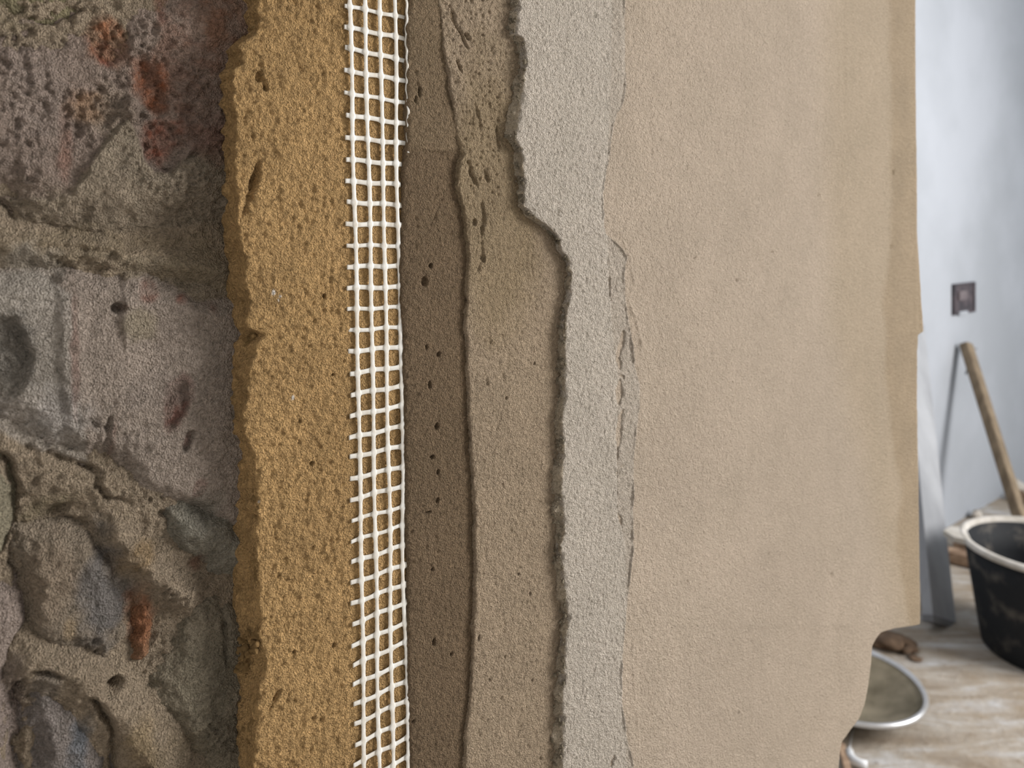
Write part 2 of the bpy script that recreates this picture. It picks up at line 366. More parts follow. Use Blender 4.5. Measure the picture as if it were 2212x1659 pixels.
for pts, hgt, dw, col, sd in STONES:
    a = np.asarray(pts, float); uu, v_ = pw(a[:, 0], a[:, 1], WS)
    u0, u1 = max(uu.min() - .004, UST0), min(uu.max() + .004, UST1); v0, v1 = max(v_.min() - .004, VB0), min(v_.max() + .004, VB1)
    U, V = patch(u0, u1, v0, v1)
    sd_ = poly_sdf(U, V, pts, WS) + 0.011 * fbm(U, V, 0.02, 5, 50 + sd, .6)
    dome = sst(-0.004, dw * 1.5, sd_)
    H = WS - 0.0062 + (hgt + 0.0012) * dome + 0.006 * fbm(U, V, 0.05, 3, 60 + sd) * dome + rough_relief(U, V, 70 + sd, 0.75 if sd in (3, 10) else 1.25)
    if sd == 1:      # drag marks, broken red part, mortar smear along the bottom
        H += 0.0016 * (vn(U / 0.0028 + 2 * fbm(U, V, .02, 2, 5), V / 0.02, 4)) * (1 - sst(0.6, 1.2, ell(U, V, 90, 200, 150, 180, WS)))
        H += 0.0022 * fbm(U * .8 + V * .5, V - U, 0.006, 3, 91) * (1 - sst(0.7, 1.2, ell(U, V, 430, 190, 110, 200, WS)))
        lobe = ell(U, V, 240, 80, 44, 52, WS) + fbm(U, V, .01, 3, 8) * .5
        H -= 0.0030 * (1 - sst(0.75, 1.05, lobe)); H -= 0.003 * np.exp(-ell(U, V, 228, 118, 14, 24, WS) ** 2)
        H -= 0.0032 * (1 - sst(0.7, 1.05, ell(U, V, 322, 190, 34, 66, WS, .3) + fbm(U, V, .01, 3, 18) * .6))
        H -= 0.0022 * (1 - sst(0.8, 1.0, ell(U, V, 345, 315, 46, 54, WS) + fbm(U, V, .012, 3, 28) * .6))
        H += 0.004 * np.exp(-(ell(U, V, 280, 235, 16, 26, WS)) ** 4)
        H += 0.0022 * sst(-.0006, .0012, poly_sdf(U, V, SMEAR_A, WS) + 0.004 * fbm(U, V, .009, 4, 81, .6))
    if sd == 3:
        H += 0.0016 * sst(-.0006, .0012, poly_sdf(U, V, SMEAR_B, WS) + 0.004 * fbm(U, V, .009, 4, 82, .6))
        H -= 0.0045 * (1 - sst(0.75, 1.1, ell(U, V, 8, 775, 56, 92, WS) + fbm(U, V, .01, 3, 19) * .5))
        H += 0.0016 * sst(0.002, -0.002, seg_dist(U, V, [(150, 600), (152, 800), (180, 1000)], WS) - 0.004)
        H -= 0.0035 * np.exp(-ell(U, V, 250, 664, 13, 11, WS) ** 4)
        H -= 0.0025 * (1 - sst(0.7, 1.1, ell(U, V, 375, 872, 22, 55, WS, -.25) + fbm(U, V, .007, 3, 29) * .9))
        H -= 0.0022 * (1 - sst(0.7, 1.1, ell(U, V, 402, 945, 12, 26, WS, -.3) + fbm(U, V, .007, 3, 39) * .8))
        H -= 0.002 * np.exp(-(seg_dist(U, V, [(188, 900), (205, 922), (228, 920), (232, 900)], WS) / .0009) ** 2)
        H -= 0.0016 * np.exp(-(seg_dist(U, V, [(228, 920), (228, 970), (245, 1040)], WS) / .0012) ** 2)
        H += 0.0015 * sst(-.001, .002, poly_sdf(U, V, [(258, 560), (330, 590), (300, 640), (270, 760), (255, 700), (262, 620)], WS))
    if sd == 6:
        H -= groove(U, V, [(470, 1245), (478, 1300), (486, 1380), (488, 1430)], WS, .0012, .004, 37)
    sheet_from('stone', U, V, H, stone_tint(U, V, col, 100 + sd), M['stone'], masonry, keep=sd_ > -0.003)

# ------------------------------------------------------------------ plaster coats
def coat(name, mat, crest, foot, right, wtop, wbase, step, relief, tint, side=12, jag=0.0007, foot_w=None, right_w=None,
         pixrows=False, roundr=0.0012, seed=0, v0=VB0, v1=VB1, right_side=0, back=0.0, undercut=0.0, side_rough=0.0012):
    V1 = np.arange(v0, v1, step)
    uc = contour(crest, wtop, V1); uf = contour(foot, wbase, V1); ur = contour(right, wtop if right_w is None else right_w, V1)
    z0 = np.zeros_like(V1)
    j1 = jag * (2.2 * fbm(z0, V1, 0.012, 4, seed + 1) + 2.4 * fbm(z0, V1, 0.0032, 2, seed + 2))
    uc = uc + j1; uf = uf + j1 * 0.6 + jag * 1.5 * fbm(z0 + .3, V1, 0.006, 4, seed + 3, .6)
    uf = np.minimum(uf, uc - 0.0003)
    nc = int(np.max(ur - uc) / step) + 2
    s = np.linspace(0, 1, nc)
    Ut = uc[:, None] + (ur - uc)[:, None] * s; Vt = np.repeat(V1[:, None], nc, 1)
    d = Ut - uc[:, None]
    Ht = wtop + relief(Ut, Vt, d) - roundr * np.exp(-d / roundr)
    if pixrows:      # rows follow lines that stay level for the viewer, so that the undercut corner stays one sheet
        Y1 = np.arange(1990.0, -330.0, -2.3); cr, rg_ = np.asarray(crest, float), np.asarray(right, float)
        xl = np.interp(Y1, cr[:, 1], cr[:, 0]); xr = np.interp(Y1, rg_[:, 1], rg_[:, 0]) + 1.2 * fbm(Y1 * 0, Y1, 40, 4, seed)
        nc = 330; s = np.linspace(0, 1, nc); X = xl[:, None] + (xr - xl)[:, None] * s; Yg = np.repeat(Y1[:, None], nc, 1)
        Ut, Vt = pw(X, Yg, wtop); V1 = Vt[:, 0]; uc = Ut[:, 0]; uf = uc - .002; d = Ut - uc[:, None]
        Ht = wtop + relief(Ut, Vt, d)
    # side face
    t = np.linspace(0, 1, side, endpoint=False)
    Us = uf[:, None] + (uc - uf)[:, None] * t ** 1.15; Vs = np.repeat(V1[:, None], side, 1)
    Hs = (wbase - 0.001) + (Ht[:, :1] - wbase + 0.001) * np.sqrt(t) if False else (wbase - 0.001) + (Ht[:, :1] - wbase + 0.001) * t
    bell = np.sin(np.pi * t)
    Us = Us + undercut * np.exp(-(t / .16) ** 2) * (0.6 + 1.6 * np.clip(fbm(Vs, 0 * Vs, .01, 3, seed + 12) + .2, 0, 1))
    Us = Us + bell * side_rough * 2 * fbm(Vs, Hs * 1.0 + 5, 0.006, 4, seed + 6)
    Hs = Hs + bell * side_rough * 1.2 * fbm(Vs + 3, Hs, 0.004, 3, seed + 7)
    Vs = Vs + bell * side_rough * .6 * fbm(Vs + 7, Hs, 0.004, 3, seed + 8)
    U = np.concatenate([Us, Ut], 1); V = np.concatenate([Vs, Vt], 1); H = np.concatenate([Hs, Ht], 1)
    if right_side:
        t2 = np.linspace(0, 1, right_side + 1)[1:]
        Ur = np.repeat(Ut[:, -1:], right_side, 1) + 0.0006 * np.sin(t2 * 1.57); Vr = np.repeat(Vt[:, -1:], right_side, 1)
        Hr = Ht[:, -1:] + (-back) * t2
        U = np.concatenate([U, Ur], 1); V = np.concatenate([V, Vr], 1); H = np.concatenate([H, Hr], 1)
    P = P0 + U[..., None] * UX + V[..., None] * ZX + H[..., None] * NX
    tt = tint(U, V)
    return link(name, mesh_np(name, P.reshape(-1, 3), grid_quads(*U.shape), tt.reshape(-1, 3)), M[mat])
def ext(pts):
    """carry a traced edge on above and below the frame"""
    a, b = pts[0], pts[-1]
    return [(a[0] - 3, -900), (a[0], -60)] + list(pts) + [(b[0] + 4, 1740), (b[0] + 10, 3200)]
def grainy(U, V, a, wl, seed):
    g = fbm(U, V, wl, 3, seed, 0.6)
    return a * g
def pits(U, V, lst, w, depth):
    h = np.zeros(U.shape)
    for px, py, rx, ry in lst:
        e = ell(U, V, px, py, rx, ry, w); k = e < 1.6
        if k.any(): h[k] -= depth * (1 - sst(0.6, 1.1, e[k] + 0.35 * fbm(U[k], V[k], 0.003, 2, int(px))))
    return h
def cracks(U, V, lst, w):
    h = np.zeros(U.shape)
    for pts, width, depth in lst:
        d0 = seg_dist(U, V, pts, w); k = d0 < 0.0015 + 3 * width
        if not k.any(): continue
        u_, v_ = U[k], V[k]; dd = d0[k] + 0.0022 * fbm(u_, v_, 0.0045, 4, len(pts) + int(pts[0][0]), .6); tp = taper(u_, v_, pts, w)
        h[k] -= depth * tp * np.clip(.8 + 1.6 * fbm(u_, v_, 0.008, 3, 77), .15, 1.2) * np.exp(-(np.maximum(dd, 0) / (.8 * width * (.3 + .7 * tp))) ** 2)
    return h
# ---- 1: thick ochre sand coat
och_crest = ext([(560, 0), (562, 58), (548, 76), (528, 84), (512, 98), (522, 118), (524, 136), (508, 152), (503, 200), (508, 300), (511, 400), (515, 470), (524, 520), (528, 560), (530, 600), (536, 640), (530, 690), (533, 709), (552, 715), (567, 724), (560, 736), (550, 746), (546, 770), (540, 800), (535, 850), (528, 900), (530, 940), (540, 970), (548, 1000), (551, 1050), (553, 1080), (558, 1150), (560, 1200), (560, 1300), (565, 1340), (560, 1370), (570, 1400), (570, 1440), (562, 1480), (556, 1540), (552, 1600), (550, 1659)])
och_foot = ext([(548, 0), (550, 55), (535, 72), (508, 84), (492, 98), (484, 130), (480, 160), (478, 250), (483, 400), (488, 500), (488, 600), (490, 700), (491, 800), (492, 900), (495, 1000), (497, 1060), (500, 1150), (498, 1200), (502, 1250), (501, 1300), (504, 1400), (505, 1500), (508, 1659)])
och_right = ext([(905, 0), (905, 1659)])
def och_rel(U, V, d):
    h = 0.0018 * fbm(U, V, 0.05, 3, 201) + grainy(U, V, 0.0019, 0.0021, 202)
    h -= 0.0004 * sst(0.22, 0.1, worley(U, V, 0.004, 204)) * sst(-.1, .15, fbm(U, V, 0.02, 2, 205))
    h -= 0.0004 * sst(0.30, 0.0, vn(U / 0.0016, V / 0.004, 206) + .25) * sst(-0.02, .2, fbm(U, V, 0.018, 2, 207))
    h += cracks(U, V, [([(568, 318), (556, 350), (546, 400), (534, 440), (520, 478)], .0013, .0042), ([(560, 330), (552, 380), (541, 412)], .0016, .003), ([(606, 1488), (594, 1512), (580, 1542)], .0012, .003),
                       ([(588, 1120), (598, 1165), (604, 1190)], .0005, .001), ([(562, 120), (566, 160), (575, 200)], .0012, .002), ([(600, 90), (640, 120), (650, 160)], .001, .0008)], W_OCH)
    _, vlob = pw(540, 78, W_OCH); _, ulob = 0, pw(600, 78, W_OCH)[0]
    h -= 0.0030 * sst(-.002, .003, V - vlob) * sst(ulob, ulob - .02, U)        # the coat is thinner above the lobe
    h += pits(U, V, [(700, 640, 4, 6), (648, 910, 3, 5), (673, 1001, 4, 5), (720, 810, 3, 4), (560, 165, 8, 14), (575, 190, 5, 8), (722, 1395, 4, 5), (636, 1410, 3, 5)], W_OCH, 0.0022)
    u_m0, _ = pw(752, 800, 0)
    k_ = sst(u_m0 - .002, u_m0 + .003, U); h = h * (1 - .45 * k_) - 0.0003 * k_                  # mesh is pressed into the coat
    return np.minimum(h, 0.0016)
def och_tint(U, V):
    t = np.ones(U.shape + (3,)) * lin((201, 164, 112))
    n = fbm(U, V, 0.04, 4, 211)[..., None]; n2 = fbm(U, V, 0.006, 3, 212)[..., None]
    t = t * (1 + 0.35 * n + 0.25 * n2)
    for px, py, r in ((590, 632, 5), (604, 640, 2.5), (632, 859, 3.5), (560, 1085, 2), (455, 612, 2), (600, 648, 2)):
        mk = (1 - sst(0.6, 1.1, ell(U, V, px, py, r, r * 1.5, 0) + .5 * fbm(U, V, .003, 2, 3)))[..., None]
        t = t * (1 - mk) + lin((240, 232, 222)) * mk
    return t
ochre = coat('sand_plaster_coat', 'ochre', och_crest, och_foot, och_right, W_OCH, W_STONE - 0.001, 0.0006, och_rel, och_tint, side=34, jag=0.0010, seed=300, roundr=0.0005, side_rough=0.003)
tag(ochre, 'thick golden ochre sand plaster coat with crumbling left edge beside the stones', 'plaster layer')
# crumbs stuck in the broken edge
rng = random.Random(5)
def crumb_mesh(sd):
    bm = bmesh.new(); bmesh.ops.create_icosphere(bm, subdivisions=2, radius=1.0); r = random.Random(sd)
    k = [Vector((r.uniform(-1, 1), r.uniform(-1, 1), r.uniform(-1, 1))) for _ in range(6)]
    for v in bm.verts:
        s = 1 + sum(0.16 * math.sin(4 * v.co.dot(q) + i) for i, q in enumerate(k)); v.co *= s
    me = bpy.data.meshes.new('crumb'); bm.to_mesh(me); bm.free(); 
    a = me.attributes.new('tint', 'FLOAT_COLOR', 'POINT'); c = lin((214, 174, 116)); 
    for d_ in a.data: d_.color = (c[0], c[1], c[2], 1)
    return me
crumbs = [crumb_mesh(i) for i in range(5)]
clusters = [(530, 1405, 22, 30, 26), (552, 1372, 14, 22, 14), (545, 1570, 12, 40, 14), (552, 1090, 8, 40, 12), (540, 735, 16, 22, 14), (528, 650, 10, 30, 8), (552, 1230, 8, 50, 10), (520, 1440, 12, 12, 8)]
for cx_, cy_, rx_, ry_, n_ in clusters:
    for _ in range(n_):
        px, py = rng.gauss(cx_, rx_ * .5), rng.gauss(cy_, ry_ * .5)
        tt = float(np.interp(px, [505, 560], [-0.012, -0.0015]))
        u, v = pw(px, py, tt); o = link('crumb', crumbs[rng.randrange(5)], M['ochre'], ochre)
        o.location = W(float(u), float(v), tt + 0.0006); r_ = rng.uniform(0.0005, 0.0013); o.scale = (r_, r_, r_)
        o.rotation_euler = (rng.random() * 6, rng.random() * 6, 0)

# ---- reinforcing mesh
def strand_mat():
    m, nt, b = mat_new('white_glass_fibre'); tc = nd(nt, 'ShaderNodeTexCoord').outputs['Object']
    n = noise(nt, tc, 260, 3, 0.6)
    nt.links.new(ramp(nt, n, [(0.3, lin4((226, 220, 208))), (0.6, lin4((246, 246, 242)))]), b.inputs['Base Color'])
    b.inputs['Roughness'].default_value = 0.38; b.inputs['Specular IOR Level'].default_value = 0.5
    tr = nd(nt, 'ShaderNodeBsdfTranslucent'); tr.inputs[0].default_value = lin4((244, 240, 230)); mx = nd(nt, 'ShaderNodeMixShader'); mx.inputs[0].default_value = 0.3
    nt.links.new(b.outputs[0], mx.inputs[1]); nt.links.new(tr.outputs[0], mx.inputs[2]); nt.links.new(mx.outputs[0], nt.nodes['Material Output'].inputs[0])
    return m
M['strand'] = strand_mat()
W_MESH = 0.0006
LY = [-33, 14, 60, 105, 154, 202, 249, 297, 345, 392, 437, 484, 530, 576, 622, 668, 714, 759, 807, 853, 899, 946, 988, 1035, 1080, 1125, 1171, 1216, 1261, 1305, 1350, 1396, 1440, 1483, 1527, 1569, 1614, 1656, 1700]
RY = [-8, 38, 83, 130, 173, 221, 267, 310, 356, 399, 443, 485, 531, 574, 620, 663, 706, 748, 791, 833, 876, 920, 963, 1007, 1049, 1094, 1134, 1178, 1221, 1263, 1303, 1347, 1389, 1431, 1474, 1515, 1558, 1597, 1640]
SY = [-60, 0, 500, 1080, 1659, 1720]
SX = [[754, 755, 767, 778.5, 787, 788], [786, 787, 799.5, 809, 819, 820], [819, 820, 829.5, 840.5, 848.5, 849], [850, 851, 860.5, 870, 880, 881]]
LT_Y = [-60, 0, 250, 500, 700, 850, 1100, 1350, 1659, 1720]; LT_X = [744, 744, 746, 749, 751, 755, 757, 760, 765, 766]
mesh_root = empty('reinforcing_mesh', tuple(W(0, 0, W_MESH)))
tag(mesh_root, 'white fibre reinforcing mesh strip pressed onto the ochre coat', 'mesh')
def strand(name, cu, cv, cw, half, thick, across, nseg=10):
    """ribbon-like strand along points (cu,cv,cw); half = half width per point; across = in-plane width direction (du,dv) per point"""
    n = len(cu); a = np.linspace(0, 2 * np.pi, nseg, endpoint=False)
    ca, sa = np.sign(np.cos(a)) * np.abs(np.cos(a)) ** .8, np.sin(a)
    U = cu[:, None] + across[0][:, None] * half[:, None] * ca; V = cv[:, None] + across[1][:, None] * half[:, None] * ca
    H = cw[:, None] + thick * sa
    P = P0 + U[..., None] * UX + V[..., None] * ZX + H[..., None] * NX
    P = np.concatenate([P, P[:, :1]], 1)[:, :-1]
    i = np.arange(n * nseg).reshape(n, nseg); j = np.roll(i, -1, 1)
    q = np.stack([i[:-1], j[:-1], j[1:], i[1:]], -1).reshape(-1, 4)
    vv = np.concatenate([P.reshape(-1, 3), P[0].mean(0)[None], P[-1].mean(0)[None]])
    k0, k1 = n * nseg, n * nseg + 1
    caps = np.concatenate([np.stack([np.full(nseg, k0), j[0], i[0], i[0]], -1), np.stack([np.full(nseg, k1), i[-1], j[-1], j[-1]], -1)])
    me = bpy.data.meshes.new(name)
    faces = [tuple(x) for x in q.tolist()] + [tuple(x[:3]) for x in caps.tolist()]
    me.from_pydata(vv.tolist(), [], faces); me.update()
    return link(name, me, M['strand'], mesh_root)
rows = []
for k in range(len(LY)):
    yl, yr = LY[k], RY[k]; yc = yl
    xl = float(np.interp(yl, LT_Y, LT_X)); xr = float(np.interp(yr, SY, SX[3])) + (26 if yr < 330 else rng.uniform(7, 14))
    xs = np.linspace(xl + rng.uniform(-2, 3), xr, 60)
    ys = yl + (yr - yl) * (xs - 757) / (872 - 757) + 1.2 * np.sin(xs / 13 + k)
    u, v = pw(xs, ys, W_MESH)
    rows.append((xs, ys, u, v))
su = []
for i in range(4):
    ys = np.linspace(-90, 1745, 900); xs = np.interp(ys, SY, SX[i]) + 1.0 * np.sin(ys / 70 + i * 2)
    if i == 3: xs += 2.0 * np.sin(ys / 120 + 1)
    u, v = pw(xs, ys, W_MESH); 
    cross = np.array([np.interp(float(np.interp(250 + 0 * k, [0], [0])) + 0, [0], [0]) for k in range(1)])
    # rows cross this strand here
    xm = [float(np.interp(np.mean(LY[k:k + 1]), SY, SX[i])) for k in range(len(LY))]
    yc = [float(np.interp(xm[k], rows[k][0], rows[k][1])) for k in range(len(LY))]
    _, vc = pw(xm, yc, W_MESH)
    dist = np.min(np.abs(v[:, None] - vc[None]), 1)
    half = 0.00098 + 0.00075 * np.exp(-(dist / 0.0013) ** 2) + 0.00010 * np.sin(ys / 31 + i)
    wv = W_MESH + 0.00022 + 0.0002 * np.sin(ys / 90 + i) 
    strand('warp_strand', u, v, wv + 0 * u, half, 0.00045, (np.ones_like(u), np.zeros_like(u)))
    su.append((u, v))
# fifth strand, soon buried under the brown coat
ys = np.linspace(-90, 330, 220); xs = np.interp(ys, [-90, 0, 100, 330], [878, 880, 880, 884]); u, v = pw(xs, ys, W_BRN)
strand('warp_strand', u, v, W_BRN - 0.0009 + 0.0005 * np.sin(ys / 17) + 0.0004 * np.sin(ys / 5.3), np.full_like(u, 0.0006), 0.0004, (np.ones_like(u), np.zeros_like(u)))
for k in range(len(LY)):
    xs, ys, u, v = rows[k]
    cu = np.array([float(np.interp(LY[k], SY, SX[i])) for i in range(4)])
    dist = np.min(np.abs(xs[:, None] - cu[None]), 1)
    half = 0.00112 + 0.00066 * np.exp(-(dist / 5.0) ** 2)
    if rng.random() < .2: half *= 0.85
    strand('weft_strand', u, v, np.full_like(u, W_MESH) - 0.0001 + 0.0002 * np.cos(xs / 15 + k), half, 0.00032, (np.zeros_like(u), np.ones_like(u)), 8)

# ---- 2: dark brown clay coat that buries the mesh
brn_crest = ext([(886, 0), (880, 60), (879, 150), (881, 310), (877, 330), (874, 400), (872, 450), (870, 500), (867, 650), (874, 720), (876, 850), (878, 1000), (879, 1100), (882, 1200), (882, 1300), (884, 1400), (884, 1500), (890, 1659)])
brn_foot = [(x - 3, y) for x, y in brn_crest]
brn_right = ext([(1045, 0), (1060, 1659)])
def brn_rel(U, V, d):
    h = 0.0006 * fbm(U, V, 0.03, 3, 401) + grainy(U, V, 0.0010, 0.0016, 402)
    h -= 0.0003 * sst(0.2, 0.08, worley(U, V, 0.006, 404)) * sst(0, .15, fbm(U, V, 0.02, 2, 405))
    _, vl = pw(940, 328, W_BRN); h += 0.0009 * sst(-.0012, .0012, V - vl + .001 * fbm(U, 0 * V, .004, 3, 9))
    h += pits(U, V, [(917, 608, 7, 11), (931, 574, 4, 6), (948, 766, 4, 6), (922, 750, 3, 6), (929, 832, 3, 9), (944, 921, 4, 7), (934, 988, 5, 5), (946, 1020, 3, 7), (945, 1082, 4, 6), (938, 1388, 3, 8), (925, 1108, 10, 3), (975, 1415, 3, 4), (905, 200, 3, 12), (897, 215, 2, 8), (935, 1230, 3, 3), (895, 1560, 3, 4)], W_BRN, 0.002)
    h += cracks(U, V, [([(960, 420), (945, 455), (930, 490), (922, 500)], .0008, .0010), ([(900, 325), (940, 330), (985, 328)], .0007, .0012), ([(895, 150), (905, 205)], .0006, .0012)], W_BRN)
    h -= 0.0011 * np.exp(-d / 0.004)
    return h
def brn_tint(U, V):
    t = np.ones(U.shape + (3,)) * lin((132, 112, 88)); n = fbm(U, V, 0.03, 4, 411)[..., None]
    t = t * (1 + 0.25 * n)
    _, vl = pw(940, 328, W_BRN); mk = sst(-.002, .002, V - vl + .002 * fbm(U, V, .006, 3, 9))[..., None]
    return t * (1 - mk) + mk * lin((146, 126, 100)) * (1 + .2 * n)
brn = coat('clay_plaster_coat', 'brown', brn_crest, brn_foot, brn_right, W_BRN, W_OCH - 0.002, 0.00055, brn_rel, brn_tint, side=8, jag=0.0005, seed=420, roundr=0.0006, side_rough=0.0006)
tag(brn, 'dark brown clay plaster coat just right of the white mesh, burying its edge', 'plaster layer')
# ---- 3: taupe clay coat
tau_crest = ext([(952, 0), (957, 50), (962, 110), (976, 200), (990, 295), (1002, 336), (994, 348), (990, 375), (990, 410), (1002, 450), (1008, 500), (1014, 560), (1011, 650), (1008, 700), (1010, 750), (1014, 850), (1018, 950), (1023, 1020), (1027, 1100), (1029, 1250), (1024, 1400), (1018, 1500), (1008, 1600), (1005, 1659)])
tau_foot = ext([(943, 0), (948, 50), (951, 110), (966, 200), (978, 295), (992, 332), (984, 348), (979, 375), (979, 410), (993, 450), (1000, 500), (1008, 560), (1005, 650), (1001, 700), (1003, 750), (1008, 850), (1012, 950), (1017, 1020), (1021, 1100), (1023, 1250), (1018, 1400), (1012, 1500), (1002, 1600), (999, 1659)])
tau_right = ext([(1160, 0), (1175, 400), (1260, 560), (1255, 1000), (1255, 1659)])
def tau_rel(U, V, d):
    h = 0.0008 * fbm(U, V, 0.04, 3, 501) + grainy(U, V, 0.0011, 0.0017, 502)
    upper = np.clip(1 - sst(0.7, 1.15, ell(U, V, 1015, 200, 95, 330, W_TAU) + .4 * fbm(U, V, .012, 3, 503)), 0, 1)
    h += upper * (0.0030 * fbm(U * .9 + V * .45, V * .7 - U * .2, 0.011, 4, 504) - 0.0005 * sst(.25, .1, worley(U, V, 0.004, 505)))
    h -= 0.0003 * sst(0.18, 0.08, worley(U, V, 0.007, 506)) * sst(.02, .16, fbm(U, V, 0.02, 2, 507))
    h += cracks(U, V, [([(972, 10), (985, 50), (1002, 85), (1012, 110)], .0011, .0026), ([(1003, 70), (1016, 88)], .0011, .002), ([(1008, 345), (1018, 375), (1034, 408)], .0013, .0032), ([(1046, 365), (1056, 395)], .0011, .0018), ([(1080, 230), (1075, 280), (1078, 320), (1070, 345)], .0009, .0014),
                       ([(1042, 430), (1046, 470), (1040, 510)], .0013, .0020), ([(1040, 500), (1042, 545), (1030, 600)], .0011, .0012), ([(1154, 508), (1150, 545), (1148, 575)], .0005, .0012), ([(1146, 565), (1152, 598)], .0005, .0008), ([(1088, 790), (1088, 830)], .0006, .0010), ([(1056, 730), (1062, 745), (1070, 740)], .0008, .0010), ([(1050, 815), (1055, 835)], .0008, .0008),
                       ([(1128, 1562), (1118, 1590), (1106, 1606)], .0004, .0008), ([(1165, 1635), (1176, 1652)], .0006, .0010), ([(1086, 1030), (1088, 1058)], .0006, .0007), ([(985, 120), (1000, 160)], .001, .002), ([(1020, 200), (1035, 260), (1040, 300)], .0009, .0014)], W_TAU)
    h += pits(U, V, [(1150, 1471, 2, 5), (1058, 1470, 2, 4), (1035, 1378, 2, 7), (1120, 1240, 2, 3), (1092, 1420, 2, 3), (1145, 1283, 2, 4), (1155, 785, 2, 3), (1094, 860, 2, 4), (1045, 560, 4, 9), (1025, 480, 5, 9)], W_TAU, 0.0016)
    return h
def tau_tint(U, V):
    t = np.ones(U.shape + (3,)) * lin((184, 164, 139)); n = fbm(U, V, 0.035, 4, 511)[..., None]; n2 = fbm(U, V, 0.008, 3, 512)[..., None]
    t = t * (1 + 0.22 * n + 0.12 * n2)
    mk = (1 - sst(0.6, 1.2, ell(U, V, 1070, 420, 110, 330, W_TAU) + .5 * fbm(U, V, .02, 3, 513)))[..., None] * .8
    return t * (1 - mk) + mk * lin((166, 146, 115)) * (1 + .2 * n)
tau = coat('clay_plaster_coat', 'taupe', tau_crest, tau_foot, tau_right, W_TAU, W_BRN - 0.001, 0.00055, tau_rel, tau_tint, undercut=0.0, side=10, jag=0.00045, seed=520, roundr=0.0006, side_rough=0.0009)
tag(tau, 'taupe clay plaster coat with rough cracked upper end, left of the cream strip', 'plaster layer')
# ---- 4: pale cream coat
crm_crest = ext([(1122, 0), (1121, 17), (1116, 57), (1112, 72), (1133, 82), (1135, 135), (1133, 186), (1123, 253), (1114, 297), (1130, 334), (1134, 388), (1134, 446), (1157, 469), (1194, 496), (1208, 518), (1214, 540), (1229, 562), (1237, 594), (1232, 630), (1223, 702), (1222, 768), (1222, 865), (1216, 901), (1216, 927), (1220, 970), (1216, 1024), (1213, 1079), (1218, 1096), (1221, 1154), (1212, 1179), (1218, 1240), (1227, 1313), (1230, 1342), (1223, 1385), (1220, 1457), (1216, 1529), (1218, 1584), (1216, 1659)])
crm_foot = ext([(1094, 0), (1094, 50), (1094, 78), (1111, 95), (1108, 152), (1104, 186), (1096, 230), (1083, 294), (1096, 309), (1106, 327), (1109, 371), (1116, 418), (1131, 462), (1163, 490), (1190, 508), (1203, 530), (1215, 552), (1222, 583), (1213, 634), (1204, 702), (1202, 789), (1202, 862), (1193, 898), (1198, 963), (1189, 1024), (1186, 1093), (1189, 1121), (1196, 1150), (1192, 1215), (1201, 1277), (1207, 1331), (1205, 1374), (1194, 1446), (1191, 1529), (1186, 1576), (1192, 1659)])
crm_right = ext([(1353, 0), (1357, 118), (1357, 189), (1349, 230), (1339, 243), (1330, 270), (1325, 311), (1320, 348), (1314, 371), (1308, 422), (1310, 480), (1313, 505), (1330, 520), (1345, 535), (1359, 556), (1352, 590), (1356, 655), (1367, 724), (1377, 797), (1388, 833), (1386, 883), (1378, 934), (1374, 1006), (1372, 1097), (1371, 1179), (1366, 1215), (1359, 1295), (1350, 1385), (1346, 1457), (1348, 1529), (1359, 1602), (1369, 1638), (1372, 1659)])
def crm_rel(U, V, d):
    h = 0.0006 * fbm(U, V, 0.03, 3, 601) + grainy(U, V, 0.0012, 0.0017, 602)
    h += cracks(U, V, [([(1350, 712), (1345, 740), (1338, 775), (1342, 800)], .0020, .0042), ([(1342, 820), (1340, 845), (1340, 876)], .0022, .0044), ([(1348, 884), (1342, 905), (1338, 934), (1338, 965)], .0022, .0040), ([(1342, 812), (1352, 816)], .0008, .0016),
                       ([(1313, 560), (1318, 600), (1319, 650)], .0008, .0014), ([(1322, 700), (1332, 800), (1336, 960), (1334, 1100), (1342, 1130), (1350, 1178)], .0006, .0009), ([(1330, 1632), (1324, 1645), (1322, 1662)], .0013, .0022), ([(1210, 445), (1200, 490)], .0007, .0008), ([(1338, 1110), (1346, 1140)], .0010, .0016), ([(1238, 60), (1246, 44)], .0006, .0008),
                       ([(1312, 240), (1318, 330), (1310, 420)], .0004, .0004)], W_CRM)
    # outer flake lies a little lower than the strip
    _, v0 = pw(1340, 515, W_CRM); _, v1 = pw(1340, 1190, W_CRM)
    ul = contour([(1312, -100), (1312, 560), (1323, 717), (1334, 807), (1334, 1097), (1350, 1175), (1352, 1800)], W_CRM, V)
    inb = sst(v1 - .003, v1 + .003, V) * sst(v0 + .002, v0 - .002, V)
    h -= 0.0006 * inb * sst(-.0004, .0006, U - ul)
    # bright little lip along the right edge
    ur = contour(crm_right, W_CRM, V); e = ur - U
    h += 0.0014 * np.clip(.6 + 2 * fbm(U, V, .012, 3, 66), 0, 1) * np.exp(-((e - .0012) / .0008) ** 2) 
    h -= 0.0022 * np.exp(-np.maximum(e, 0) / .0007)
    h -= 0.0012 * sst(0.006, 0.0, e) * sst(v0 - .004, v0 + .02, V)
    return h
